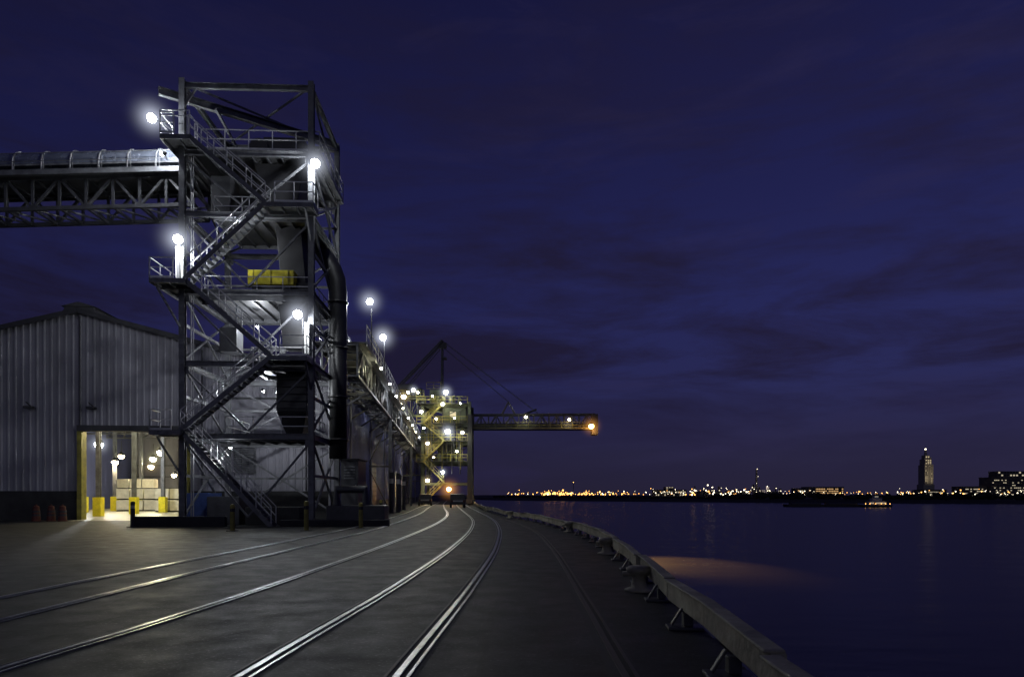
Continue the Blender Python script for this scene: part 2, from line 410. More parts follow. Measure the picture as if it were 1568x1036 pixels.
fl=bpy.data.lights.new('capitol_floodlight','SPOT'); fl.energy=130000; fl.color=(1.0,0.85,0.6); fl.spot_size=R(50); fl.spot_blend=1; fl.shadow_soft_size=1
fo=bpy.data.objects.new('capitol_floodlight',fl); scene.collection.objects.link(fo); fo.parent=cap; fo.location=(0,-90,12); fo.rotation_euler=(Vector((0,0,80))-Vector((0,-90,12))).to_track_quat('-Z','Y').to_euler()

def block(name,x0,x1,D,H,nx,nz,p,em,steps=(),fx=0.6,fz=0.5):
    e=empty(name,(0,D,-3)); m=M([city]); m.box(x0,x1,0,24,0,H+3)
    for j in range(1,nz+1): m.box(x0-0.3,x1+0.3,-0.35,-0.02,2+(H)*j/nz-0.35,2+(H)*j/nz)
    m.box(x0-0.5,x1+0.5,-0.5,24.5,H+3.01,H+3.8)
    for (a,b_,h) in steps: m.box(a,b_,3,20,H+3.81,H+3.81+h); 
    m.obj('walls',e); w_=M([em]); windows(w_,x0+1,x1-1,-0.06,2,H+1.5,nx,nz,p,em,fx=fx,fz=fz)
    for (a,b_,h) in steps: windows(w_,a+0.5,b_-0.5,2.9,H+4.5,H+3.8+h,max(3,int((b_-a)/4)),2,0.35,em)
    w_.obj('lit_windows',e)
block('riverfront_office_building',632,720,900,24,36,7,0.36,E_win_w,[(642,690,8)],0.8,0.3)
block('riverfront_garage_building',598,630,905,12,14,4,0.6,E_win_w,(),0.9,0.4)
block('riverfront_hotel_building',562,592,930,8,14,3,0.4,E_win_w)
block('warehouse_with_lit_windows',561,632,1300,16,22,4,0.85,E_win,(),0.75,0.5)
block('terminal_building',255,312,1220,10,14,2,0.7,E_win_w,[(275,290,5)])
block('low_office_building',480,512,1150,12,8,3,0.2,E_win)

rf=empty('refinery_plant',(0,0,0)); m=M([steel_dk])
m.tube([(394,1100,-3),(394,1100,43)],[2.0,1.4],10)
for i in range(14):
    x=random.uniform(295,432); y=1100+random.uniform(-20,30); h=random.uniform(8,18); m.tube([(x,y,-3),(x,y,h)],random.uniform(0.8,2.2),8)
    m.ball((x,y-2.5,h*random.uniform(.5,1)),0.6,E_city_w,5,3)
for i in range(6):
    x=300+i*23; m.tube([(x,1085,-3),(x,1085,7)],8,16)
for i in range(3): m.truss((310+i*35,1095,5),(335+i*35,1095,5),3,4,6,0.5,0.35,side=Vector((0,1,0)))
m.tube([(103,1145,-3),(103,1145,22)],0.5,6); m.ball((103,1145,22.5),0.7,E_city_o,5,3)
for z in (9,20,31): m.ball((394+random.uniform(-2,2),1096,z),0.4,E_city_w,5,3)
m.ball((394,1097,43),0.5,E_city_w,5,3); m.obj('stacks_tanks_and_lights',rf)
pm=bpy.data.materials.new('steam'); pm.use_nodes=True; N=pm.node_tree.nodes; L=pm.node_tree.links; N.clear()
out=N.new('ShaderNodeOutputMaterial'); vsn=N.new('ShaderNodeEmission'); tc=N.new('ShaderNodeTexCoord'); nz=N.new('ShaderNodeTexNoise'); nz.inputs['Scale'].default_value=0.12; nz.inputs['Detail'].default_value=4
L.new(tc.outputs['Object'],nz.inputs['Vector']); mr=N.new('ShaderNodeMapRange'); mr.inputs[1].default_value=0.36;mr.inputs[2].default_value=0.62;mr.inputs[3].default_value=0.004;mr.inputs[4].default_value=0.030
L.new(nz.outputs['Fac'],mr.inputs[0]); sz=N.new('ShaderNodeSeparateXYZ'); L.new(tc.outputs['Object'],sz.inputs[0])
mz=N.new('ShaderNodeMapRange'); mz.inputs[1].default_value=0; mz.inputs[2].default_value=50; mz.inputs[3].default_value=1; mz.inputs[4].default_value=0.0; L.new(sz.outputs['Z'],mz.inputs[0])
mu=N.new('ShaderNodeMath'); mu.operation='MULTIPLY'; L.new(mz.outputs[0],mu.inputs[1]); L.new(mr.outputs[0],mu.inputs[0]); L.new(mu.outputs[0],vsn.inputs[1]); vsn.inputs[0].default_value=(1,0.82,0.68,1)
L.new(vsn.outputs[0],out.inputs['Volume'])  # plume glows by its own emission in place of light falling on it
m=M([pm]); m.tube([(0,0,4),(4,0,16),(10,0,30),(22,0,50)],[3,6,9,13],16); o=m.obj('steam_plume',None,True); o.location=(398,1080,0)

tb=empty('towboat',(256,480,-7)); m=M([steel_dk])
m.frustum(-9,9,-3,3,-0.5,-10,10,-3.4,3.4,1.6); m.box(-6,6,-2.4,2.4,1.61,4,white); m.box(-3.5,3,-2,2,4.01,6.2,white); m.box(-2,1,-1.6,1.6,6.21,8.2,white)
m.tube([(3.8,0,4),(3.8,0,7.5)],0.35,8); m.beam((-0.5,0,8.2),(-0.5,0,11.5),0.12)
windows(m,-5.5,5.5,-2.42,2,3.7,8,1,0.8,E_win_w); windows(m,-1.8,0.8,-1.62,6.8,7.9,3,1,1,E_win_w)
for x in (-9,-6,-2,2,5,8): m.ball((x,-3.2,2.4),0.3,E_city_o,6,4)
m.obj('hull_and_cabin',tb)
bg=empty('river_barge',(222,492,-7)); m=M([steel_dk])
for k in range(2): m.frustum(-24+k*26,1+k*26,-5,5,-0.5,-25+k*26,2-0.6+k*26,-5.3,5.3,1.8); m.box(-21+k*26,-1+k*26,-4,4,1.81,2.8)
m.obj('hulls',bg)

# ------------------------------------------------------------------ warehouse
WH=empty('metal_warehouse',(-12.4,48,0),5.14)
W=34.0; RZ=9.7; PK=14.2; LEN=165
def roofz(x): return RZ+(PK-RZ)*(1-abs(x+17)/17)
m=M([siding]); x=-W; pitch=0.46
prof=[(0,0),(0.26,0),(0.31,-0.06),(0.41,-0.06),(0.46,0)]
DX0,DX1,DZ=-16.8,-10.1,6.0
while x<-1e-6:
    for i in range(4):
        x0=x+prof[i][0]; x1=min(0,x+prof[i+1][0]); y0=prof[i][1]; y1=prof[i+1][1]
        if x0>=0: break
        zb=1.15
        if x1>DX0 and x0<DX1: zb=DZ
        m.add([(x0,y0,zb),(x1,y1,zb),(x1,y1,roofz(x1)),(x0,y0,roofz(x0))],[(0,1,2,3)])
    x+=pitch
m.obj('gable_wall_siding',WH)
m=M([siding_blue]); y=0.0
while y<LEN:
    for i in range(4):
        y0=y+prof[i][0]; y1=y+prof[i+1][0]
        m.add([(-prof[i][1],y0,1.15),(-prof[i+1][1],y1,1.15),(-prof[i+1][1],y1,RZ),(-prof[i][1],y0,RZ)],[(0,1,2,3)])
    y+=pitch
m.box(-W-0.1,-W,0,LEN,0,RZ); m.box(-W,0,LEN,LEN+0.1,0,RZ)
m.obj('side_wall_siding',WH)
m=M([conc_dk]); m.box(-W,DX0-0.3,-0.12,0.15,0,1.95); m.box(DX1+0.3,0.12,-0.12,0.15,0,1.95); m.box(-0.1,0.13,0.15,LEN,0,1.15); m.obj('concrete_base_wall',WH)
m=M([roofm])
for s_ in (0,1):
    xa,xb=(-W-0.5,-17) if s_==0 else (0.5,-17)
    za=RZ-0.13
    m.add([(xa,-0.5,za+.15),(xb,-0.5,PK+.05),(xb,LEN+.5,PK+.05),(xa,LEN+.5,za+.15)],[(0,1,2,3)])
    m.beam((xa,-0.5,za+.02),(xb,-0.5,PK-.08),0.06,0.32,trim)
m.frustum(-18.1,-15.9,-0.3,LEN,PK-0.3,-17.9,-16.1,-0.3,LEN,PK+0.2); m.frustum(-18.1,-15.9,-0.4,LEN,PK+0.21,-17.1,-16.9,-0.4,LEN,PK+0.5)
m.beam((0.3,-0.3,RZ-0.1),(0.3,LEN,RZ-0.1),0.2,0.2,trim)
m.obj('roof',WH)
m=M([yellow])
m.box(DX0-0.3,DX0,-0.35,0.3,0,DZ,yel_dim); m.box(DX1,DX1+0.3,-0.35,0.3,0,DZ,yel_dim); m.box(DX0-0.3,DX1+0.3,-0.4,0.3,DZ+0.01,DZ+0.4,trim)
for x in (-20.2,-16.2,-8.5,-4.5):
    m.box(x-0.25,x+0.25,-0.5,-0.07,7.5,7.65,trim); m.beam((x,-0.1,7.7),(x,-0.6,7.9),0.06,0.06,trim)
for y in range(6,160,14): m.tube([(0.2,y,0),(0.2,y,RZ-0.2)],0.08,8,siding)
for y in (20,48,76,104,132): 
    m.box(0.07,0.14,y,y+5,0,5,trim)
    for k in range(10): m.box(0.141,0.17,y+0.1,y+4.9,0.25+k*0.48,0.55+k*0.48,steel_dk)
for x in (-25.5,-17,-9,-2): m.tube([(x,-0.16,2.0),(x,-0.16,roofz(x)-0.4)],0.045,8,trim)
m.box(-7.5,-3.0,-0.11,-0.065,5.2,8.3,siding); m.box(-7.6,-2.9,-0.14,-0.112,8.31,8.45,trim)
for k in range(12): m.box(-6.9,-5.4,-0.2,-0.112,3.2+k*0.16,3.29+k*0.16,steel)
m.obj('door_frames_and_trim',WH)
m=M([floorm]); m.add([(-W+.1,0.0,0.02),(-0.1,0.0,0.02),(-0.1,46,0.02),(-W+.1,46,0.02)],[(0,1,2,3)])
m.add([(DX0,-2.2,0.006),(DX1,-2.2,0.006),(DX1,-0.001,0.02),(DX0,-0.001,0.02)],[(0,1,2,3)])
m.obj('interior_floor',WH)
m=M([steel])
m.box(-W+.1,-.1,46,46.1,0,13,siding)
for y in (7,13,19,25,31,37):
    for x in (-26.5,-19.3,-9):
        m.ibeam((x,y,1.4),(x,y,8.5),0.3,0.3,0.04); m.box(x-0.3,x+0.3,y-0.3,y+0.3,0.02,1.5,yellow)
    m.truss((-33,y,8.5),(-1,y,8.5),0.3,1.2,16,0.12,0.07,side=Vector((0,1,0)))
for z in (2.5,4,5.5): m.box(-W+.1,-.1,45.7,45.9,z,z+0.15)
m.obj('interior_columns_and_trusses',WH)
wl=lambda X,D:((X+12.4)*math.cos(R(5.14))+(D-48)*math.sin(R(5.14)), -(X+12.4)*math.sin(R(5.14))+(D-48)*math.cos(R(5.14)))
for (X,D,z,p,sz_,k) in ((-35.7,59,6.05,600,.34,'w'),(-40.7,70,5.05,300,.30,'y'),(-36,70,6.05,600,.36,'g'),(-41,78,5.8,500,.34,'g'),(-42.3,80,5.0,0,.32,'y'),(-39.6,80,4.0,300,.28,'y'),(-43.5,76,6.0,0,.3,'y'),(-30,58,7.4,600,.2,'g'),(-24,53,7.4,450,.2,'g'),(-28.5,51.5,7.2,500,.2,'y')):
    lx,ly=wl(X,D); lamp(WH,(lx,ly,z),p*1.9,k,sz_,(0,-0.25,-1),p>0,halo=1.8 if sz_>.3 else 0,hang=True)
for (X,D,nx,nz_) in ((-34.5,66,3,2),(-36.5,72,3,2),(-31.5,71,2,2),(-40,69,3,2),(-38,79,4,3),(-33,80,3,3),(-44,76,3,3)):
    lx,ly=wl(X,D); e=M([bagm])
    for i in range(nx):
        for j in range(nz_):
            e.box(lx+i*1.35,lx+i*1.35+1.22,ly,ly+1.2,0.16+j*1.15,0.16+j*1.15+0.98)
            e.box(lx+i*1.35-.02,lx+i*1.35+1.24,ly-.02,ly+1.22,0.03+j*1.15,0.06+j*1.15,timber)
            for q in (0.05,0.55,1.05): e.box(lx+i*1.35+q,lx+i*1.35+q+.1,ly,ly+1.2,0.061+j*1.15,0.15+j*1.15,timber)
    o=e.obj('cargo_stack',None,bevel=0.06); o.location=WH.location; o.rotation_euler=WH.rotation_euler

# ------------------------------------------------------------------ transfer tower
TT=empty('conveyor_transfer_tower',(-17.85,37,0),2.5)
w_,dp,H=6.9,6.6,24.2
m=M([steel])
for (x,y) in ((0,0),(w_,0),(0,dp),(w_,dp)):
    m.ibeam((x,y,0.3),(x,y,H),0.30,0.32,0.04)
    m.box(x-0.5,x+0.5,y-0.5,y+0.5,0,0.32,conc_dk)
levels=[5.07,9.0,12.9,17.1,20.45]
for z in levels+[H-0.15]:
    for a,c in (((0,0),(w_,0)),((w_,0),(w_,dp)),((0,dp),(w_,dp)),((0,0),(0,dp))):
        m.ibeam((a[0],a[1],z-0.2),(c[0],c[1],z-0.2),0.2,0.30,0.03)
def X(a,c,z0,z1,t=0.11):
    m.beam((*a,z0),(*c,z1),t,t); m.beam((*c,z0),(*a,z1),t,t)
zs=[0.4]+levels
for i in range(5):
    X((w_,0),(w_,dp),zs[i],zs[i+1]-0.3); X((0,0),(0,dp),zs[i],zs[i+1]-0.3,0.1); X((0,dp),(w_,dp),zs[i],zs[i+1]-0.3,0.1)
    mid=w_/2
    m.beam((0,0.1,zs[i+1]-0.4),(mid,0.1,zs[i]+0.1),0.1,0.1); m.beam((w_,0.1,zs[i+1]-0.4),(mid,0.1,zs[i]+0.1),0.1,0.1)
    zm=(zs[i]+zs[i+1])/2; m.beam((w_,0,zm),(w_,dp,zm),0.12,0.16); m.beam((0,0,zm),(0,dp,zm),0.12,0.16); 
    m.beam((0,dp,zm),(w_,dp,zm),0.1,0.14)
m.beam((0,0,H-.2),(w_,dp,H-.2),0.09,0.09); m.beam((w_,0,H-.2),(0,dp,H-.2),0.09,0.09)
m.ibeam((-1.1,-0.4,23.3),(w_-0.1,dp-0.6,23.9),0.28,0.42,0.05)
m.beam((w_,0,H-.3),(w_,dp,21.2),0.1,0.1); m.beam((w_,0,21),(w_,dp,H-.4),0.1,0.1)
m.beam((1.3,1.2,23.3),(2.3,dp,20.6),0.13,0.13)
m.beam((0,0,22.6),(0.9,0,H-.2),0.1,0.1)
for (x,y) in ((0,0),(w_,0),(0,dp),(w_,dp)):
    for z in levels:
        m.box(x-0.34 if x else x+0.17,x-0.17 if x else x+0.34,y-0.012,y+0.012,z-0.75,z-0.37)
m.tube([(0.35,0.25,0),(0.35,0.25,20.3)],0.04,6,railing); m.tube([(0.47,0.25,0),(0.47,0.25,20.3)],0.03,6,railing); m.tube([(w_-.4,dp-.3,0),(w_-.4,dp-.3,20.3)],0.08,8,railing)
m.obj('steel_frame',TT)

m=M([grating])
def deck(x0,x1,y0,y1,z): 
    m.box(x0,x1,y0,y1,z-0.04,z)
    for k in range(int((x1-x0)/0.8)+1): m.beam((x0+0.05+k*0.8,y0,z-0.12),(x0+0.05+k*0.8,y1,z-0.12),0.08,0.15,steel_dk)
    for a,c in (((x0,y0),(x1,y0)),((x0,y1),(x1,y1))): m.beam((*a,z-0.13),(*c,z-0.13),0.06,0.24,steel)
    for a,c in (((x0,y0),(x0,y1)),((x1,y0),(x1,y1))): m.beam((*a,z-0.13),(*c,z-0.13),0.06,0.24,steel)
deck(-0.6,7.3,0.2,6.5,20.55); deck(-0.6,0.9,-1.3,0.19,20.55)
deck(4.7,7.3,-1.3,-0.2,17.1); deck(1.6,6.8,0.2,4.5,16.9)
deck(-1.1,0.7,-1.4,-0.2,13.0); deck(-1.1,-0.2,-0.19,2.2,13.0); deck(1.1,6.7,0.2,5.0,12.55); deck(0.2,1.09,0.2,2.0,12.8)
deck(5.0,7.0,-1.4,-0.2,9.0); deck(3.6,6.7,0.2,3,8.7)
deck(-1.1,0.5,-1.4,-0.2,5.07); deck(2.2,6.7,0.2,4,4.9)
for (x,z) in ((-1.0,13.0),(-1.0,5.07)): m.beam((x,-0.8,z-0.3),(0,-0.1,z-2.4),0.1,0.1,steel)
for (x,z) in ((6.9,17.1),(6.9,9.0)): m.beam((x,-1.3,z-0.3),(6.9,-0.1,z-1.6),0.1,0.1,steel)
m.obj('decks',TT)
m=M([railing])
def rl(pts,z): 
    for i in range(len(pts)-1): m.rail((*pts[i],z),(*pts[i+1],z))
rl([(0.9,0.2),(7.3,0.2),(7.3,6.5),(-0.6,6.5)],20.55); rl([(0.9,-0.3),(0.9,-1.3)],20.55); rl([(-0.6,0.2),(-0.6,-1.3),(0.1,-1.3)],20.6)
m.rail((-0.6,-1.3,21.2),(0.9,-1.3,21.2),h=0.6,toe=False)
rl([(5.3,-1.3),(7.3,-1.3),(7.3,-0.2)],17.1); rl([(1.6,4.5),(1.6,0.2),(4.6,0.2)],16.9)
rl([(0.1,-1.4),(-1.1,-1.4),(-1.1,2.2)],13.0); rl([(1.1,0.2),(6.7,0.2),(6.7,5),(1.1,5)],12.55)
rl([(5.6,-1.4),(7,-1.4),(7,-0.2)],9.0); rl([(3.6,3),(3.6,0.2),(6.7,0.2),(6.7,3)],8.7)
rl([(0,-1.4),(-1.1,-1.4),(-1.1,-0.2)],5.07); rl([(2.2,4),(2.2,0.2),(6.7,0.2),(6.7,4)],4.9)
m.obj('handrails',TT)
m=M([steel])
m.stair((5.1,-0.8,0),(0.4,-0.8,5.07),0.85,steel,railing)
m.stair((0.4,-0.8,5.07),(5.1,-0.8,9.0),0.85,steel,railing)
m.stair((5.1,-0.8,9.0),(0.6,-0.8,13.0),0.85,steel,railing)
m.stair((0.6,-0.8,13.0),(4.8,-0.8,17.1),0.85,steel,railing)
m.stair((4.8,-0.8,17.1),(0.8,-0.8,20.55),0.85,steel,railing)
m.obj('zigzag_stairs',TT)
m=M([black])
m.box(3.8,6.1,1.6,4,20.7,22.0)
m.tube([(3.6,1.4,21.3),(3.6,4.2,21.3)],0.55,16); m.box(1.8,3.6,2,3.6,20.7,21.5,steel_dk)
m.frustum(4.2,5.6,1.6,3.2,17.6,3.4,6.2,1.2,3.9,20.3)
m.frustum(4.9,6.3,1.2,2.6,13.6,4.5,5.9,1.4,2.9,17.4)
m.box(4.7,6.5,1.0,2.8,12.7,13.58); m.frustum(5.0,6.2,1.2,2.6,10,4.8,6.4,1.1,2.7,12.4,black)
m.box(4.7,6.4,1.0,2.8,6.4,8.5); m.frustum(5.2,6.0,1.4,2.4,5.0,4.7,6.4,1.0,2.8,6.39)
for k in range(5): m.box(4.66,6.44,0.93,0.99,6.5+k*0.4,6.56+k*0.4,steel_dk)
m.box(0.9,2.0,1.5,3.0,17.5,19.7,steel_dk)
for x0,z0 in ((2.2,17.6),(1.0,10)): m.box(x0,x0+1.0,2.5,3.6,z0,z0+1.4,steel_dk)
m.obj('chutes_and_head_box',TT,bevel=0.04)
m=M([yellow]); m.box(3.3,5.8,0.5,1.6,13.3,14.1); m.box(3.5,5.6,0.6,1.5,12.56,13.29,steel_dk)
for x in (3.6,4.55,5.5): m.box(x-0.02,x+0.02,0.47,0.499,13.3,14.1,yel_dim)
m.obj('yellow_drive_guard',TT,bevel=0.02)
m=M([black])
pts=[(5.6,4.2,17.6),(6.1,4.4,16.9),(6.6,4.5,16.2),(7.05,4.6,15.5),(7.3,4.6,14.8),(7.38,4.6,14.0),(7.38,4.6,9),(7.38,4.6,3.9)]
m.tube(pts,[0.5,0.52,0.54,0.56,0.56,0.54,0.54,0.54],20)
for z in (13.4,10.6,7.6,5.0): m.tube([(7.38,4.6,z),(7.38,4.6,z+0.12)],0.62,20)
m.obj('dust_pipe',TT,True)
m=M([conc_dk]); m.box(-2.2,2.6,-0.95,-0.6,0,0.55); m.box(3,6,1,4,0,1.0); m.box(7.6,10.8,0.4,2.2,0,1.1,steel_dk); m.tube([(8,1.3,1.1),(8,1.3,2.0),(9.6,1.3,2.0),(9.6,1.3,1.1)],0.25,10,steel_dk)
m.box(5.4,11.2,-0.7,-0.3,0,0.35)
m.box(0.8,2.6,1.2,3,0,1.6,steel_dk); m.box(-1,0.6,2,4,0,1.8,blue)
m.obj('base_plinth_and_equipment',TT,bevel=0.03)
m=M([white]); m.tube([(0.02,-0.55,13.0),(0.02,-0.55,15.1)],0.07,10,railing); m.box(-0.2,0.2,-0.42,-0.2,13.3,15.0,white)
m.box(6.62,6.86,-0.4,-0.2,9.3,11.0,white); m.tube([(6.55,-0.45,9.3),(6.55,-0.45,11.2)],0.03,8,steel_dk)
m.beam((-0.6,0.1,21.5),(-1.4,-0.1,21.95),0.05,0.05,black)
m.obj('lamp_posts_and_boxes',TT)
lamp(TT,(-1.5,-0.3,21.9),700,'w',0.24,halo=2.0)
lamp(TT,(7.2,-0.4,19.6),560,'w',0.24,halo=1.9)
lamp(TT,(0.15,-0.9,15.2),460,'w',0.24,(0,-0.7,-0.7),halo=2.0)
lamp(TT,(6.35,-0.7,11.35),460,'w',0.24,(0,-0.7,-0.7),halo=1.9)
lamp(TT,(-1.2,0.3,20.3),160,'w',0.14,(-1,0,-0.3))
lamp(TT,(3.0,3.0,11.6),320,'w',0.08,(0,0.3,-1)); lamp(TT,(3.2,3.4,7.9),750,'w',0.08,(0,1,-0.6)); lamp(TT,(3.2,-0.1,16.3),160,'w',0.07,(0,0,-1)); lamp(TT,(2.4,0.4,4.3),110,'w',0.07,(0,0.2,-1))

# ------------------------------------------------------------------ conveyor to the left
CV=empty('overhead_conveyor_gallery',(-18.2,40,0),1.2)
m=M([steel_dk]); sl=0.035; Lc=45
zb=18.2
m.truss((-Lc,0,zb-sl*Lc),(0,0,zb),2.2,1.7,30,0.2,0.13,side=Vector((0,1,0)))
m.beam((-Lc,0,zb+1.85-sl*Lc),(0,0,zb+1.85),3.4,0.12,grating)
for y in (-1.7,1.7): m.beam((-Lc,y,zb+1.8-sl*Lc),(0,y,zb+1.8),0.06,0.28,steel)
for k in (-Lc+8,): 
    for y in (-1.1,1.1):
        m.ibeam((k-1.5,y*1.6,0),(k,y,zb-1.3),0.3,0.3,0.04); m.ibeam((k+1.5,y*1.6,0),(k,y,zb-1.3),0.3,0.3,0.04)
m.obj('truss_and_walkway',CV)
m=M([hoodm]); n=14; vs=[];fs=[]
for x in (-Lc,0):
    z=zb+2.5+sl*x
    for k in range(n+1):
        a=math.pi*k/n; vs.append((x,-0.85*math.cos(a)-0.4,z+0.95*math.sin(a)))
for k in range(n): fs.append((k,k+1,n+2+k,n+1+k))
m.add(vs,fs)
m.obj('half_round_hood',CV,True)
m=M([railing])
for i in range(28):
    x=-i*1.6-0.4; z=zb+2.5+sl*x
    m.tube([(x,-0.90*math.cos(a)-0.4,z+1.0*math.sin(a)) for a in [math.pi*k/12 for k in range(13)]],0.04,6)
    m.beam((x,-1.29,z-0.6),(x,-1.29,z),0.06,0.06)
m.rail((-Lc,1.65,zb+1.92-sl*Lc),(0,1.65,zb+1.92),None,1.6)
m.rail((-Lc,-1.68,zb+1.92-sl*Lc),(0,-1.68,zb+1.92),steel,1.6,h=0.95,toe=False,w=0.035)
m.beam((-Lc,-1.27,zb+2.42-sl*Lc),(0,-1.27,zb+2.42),0.04,0.1,steel)
m.obj('hood_ribs_and_handrails',CV)
lamp(CV,(-0.6,-1.95,zb+3.0),110,'w',0.15,(-1,-0.8,-0.1),halo=1.0)

# ------------------------------------------------------------------ long dock gallery
GL=empty('dock_conveyor_gallery',(-11.0,43.6,0),5.14)
m=M([steel]); LG=156; z0=9.3
m.truss((0,0,z0),(0,LG,z0),2.2,2.0,60,0.18,0.11,side=Vector((1,0,0)))
m.box(-1.6,1.7,0,LG,z0+2.1,z0+2.18,grating)
for x in (-1.6,1.7): m.beam((x,0,z0+2.05),(x,LG,z0+2.05),0.06,0.28)
for y in range(24,150,36):
    for x in (-1.1,1.1): m.ibeam((x,y,0),(x,y,z0),0.3,0.3,0.04)
    m.beam((-1.1,y,4.5),(1.1,y,4.5),0.15,0.2); m.beam((-1.1,y,4.5),(1.1,y,z0),0.1,0.1); m.beam((1.1,y,0),(-1.1,y,4.5),0.1,0.1)
for y in range(6,150,6): m.beam((-1.2,y,z0-1.6),(1.1,y,z0-0.1),0.1,0.12)
m.obj('truss_and_bents',GL)
m=M([railing])
for x in (-1.6,1.7): m.rail((x,0,z0+2.2),(x,LG,z0+2.2),None,1.8)
for i in range(90):
    y=i*1.7+0.4; m.tube([(-0.75*math.cos(a)-0.3,y,z0+2.4+0.75*math.sin(a)) for a in [math.pi*k/8 for k in range(9)]],0.03,5)
m.obj('handrails_and_ribs',GL)
m=M([hoodm]); vs=[];fs=[]
for y in (0,LG):
    for k in range(11):
        a=math.pi*k/10; vs.append((-0.72*math.cos(a)-0.3,y,z0+2.4+0.72*math.sin(a)))
for k in range(10): fs.append((k,k+1,12+k,11+k))
m.add(vs,fs); m.obj('hood',GL,True)
m=M([black])
for i,y in enumerate((2.6,11.6)): m.tube([(1.7,y,z0+2.2),(1.7,y,z0+5.0)],0.035,8)
m.obj('lamp_poles',GL)
lamp(GL,(1.6,2.4,14.75),350,'w',0.22,(0.3,-0.6,-0.8),halo=1.8); lamp(GL,(1.6,11.4,14.4),450,'w',0.26,(0.3,-0.6,-0.8),halo=2.1)
for i,y in enumerate((6,13,20,29,38,47,56,66,76,88,102,118,134)):
    lamp(GL,(2.0,y,z0+1.6),200,'w' if i%3 else 'g',0.1,(0.5,-0.3,-0.8),i%2==0)

# ------------------------------------------------------------------ ship loader
SL=empty('ship_loader',(-11,118,0),0)
m=M([green])
x0,x1,y0,y1=-3.9,3.9,-4,4
for (x,y) in ((x0,y0),(x1,y0),(x0,y1),(x1,y1)):
    m.ibeam((x,y,0.9),(x,y,17.2),0.5,0.5,0.06); m.box(x-0.5,x+0.5,y-1.4,y+1.4,0.25,0.9,steel_dk)
    for k in (-0.9,0.9): m.tube([(x-0.2,y+k,0.3),(x+0.2,y+k,0.3)],0.32,12,steel_dk)
lv=[3.5,7,10.4,13.3,16.6]
for z in lv:
    for a,c in (((x0,y0),(x1,y0)),((x1,y0),(x1,y1)),((x0,y1),(x1,y1)),((x0,y0),(x0,y1))):
        m.ibeam((*a,z),(*c,z),0.25,0.4,0.05)
    if z>5: m.box(x0-0.9,x1-0.3,y0-0.8,y1,z+0.21,z+0.27,grating)
for i in range(1,4):
    for a,c in (((x0,y0),(x1,y0)),((x1,y0),(x1,y1)),((x0,y0),(x0,y1)),((x0,y1),(x1,y1))):
        m.beam((*a,lv[i]),(*c,lv[i+1]),0.14,0.14); m.beam((*c,lv[i]),(*a,lv[i+1]),0.14,0.14)
m.box(3.6,4.4,-4.9,-4.3,0.8,15,black)
m.box(-0.6,3.3,-3.6,1,13.6,16.3,green); m.box(0.6,1.6,-3.64,-3.6,14.6,15.6,E_win_w); m.box(-0.8,3.5,-3.8,1.2,16.31,16.5,trim)
m.box(-2.9,0.1,-3.2,-0.5,10.7,12.9,steel_dk); m.box(-3,-1,-2,1,17.2,19.5,green); m.frustum(-1.0,1.4,-2,0,7.4,-2,2,-3,1,10.1,steel_dk)
for i in range(26):
    z=random.choice(lv[1:])+0.3; x=random.uniform(-3.5,3); s_=random.uniform(0.2,0.8)
    m.box(x,x+s_,-4.3+random.random(),-3.0+random.random(),z,z+random.uniform(0.4,1.5),random.choice([green,steel_dk,steel,black,yel_grn]))
    xx=random.uniform(-4,3.5); m.tube([(xx,-4.4,random.uniform(4,9)),(xx,-4.4,random.uniform(10,16.5))],random.uniform(0.04,0.12),6,random.choice([steel,steel_dk,yel_grn]))
m.obj('portal_frame_and_houses',SL)
m=M([steel_dk])
m.truss((4.4,-1,13.0),(25.1,-1,13.1),2.0,2.3,16,0.22,0.14,None,side=Vector((0,1,0)))
m.box(4.4,25.2,-2.4,0.4,12.8,12.92,steel_dk); m.box(24.6,25.6,-2.2,0.2,11.9,15.4,steel_dk); m.box(4.6,24.5,-1.5,-0.5,13.2,13.9,black)
m.rail((4.4,-2.4,12.95),(25,-2.4,12.95),yel_grn,1.8,w=0.07)
for s_ in (-1,1): m.beam((9.2,-1+s_,15.3),(10.4,-1+s_*0.3,17.6),0.16,0.16,steel); m.beam((11.6,-1+s_,15.3),(10.4,-1+s_*0.3,17.6),0.16,0.16,steel)
m.obj('boom',SL)
m=M([steel_dk])
for y in (-2.2,0.2):
    m.beam((-1,y,17),(-0.9,-1,28),0.35,0.35)
m.beam((-1.6,-1,27.2),(-0.2,-1,27.2),0.6,0.9)
for y in (-1.8,-0.2): m.beam((-0.9,y,28),(-8,y,20.6),0.22,0.26); m.beam((-1.2,y,27),(-6.5,y,20.6),0.1,0.1)
for y in (-1.6,-0.4): m.beam((-0.9,y,28),(15.5,y,15.6),0.06,0.06); m.beam((-0.9,y,27),(10.4,y,17.6),0.05,0.05); 
m.beam((-0.9,-1,25),(-0.2,-1,25),1.6,0.2)
m.beam((13,-1,15.4),(15.2,-1,16.3),0.5,0.3); 
m.truss((-8.6,-1,15.2),(-3.9,-1,15.2),2.4,2.8,4,0.2,0.13,green,side=Vector((0,1,0)))
m.box(-8.6,-3.9,-2.6,0.6,18.2,18.3,grating); m.box(-8.4,-6,-2,0,18.4,20.5,steel_dk); m.box(-5.6,-4.4,-2,-.4,18.4,19.8,green)
for x in (-8.6,-6.2,-3.9): m.beam((x,-2.2,0),(x,-2.2,15.2),0.25,0.25,green)
for i in range(3): m.beam((-8.6,-2.2,i*5),(-6.2,-2.2,i*5+5),0.12,0.12,green); m.beam((-6.2,-2.2,i*5),(-8.6,-2.2,i*5+5),0.12,0.12,green); m.beam((-8.6,-2.2,i*5+5),(-3.9,-2.2,i*5+5),0.18,0.2,green)
m.obj('mast_stays_and_counterweight',SL)
m=M([yel_grn])
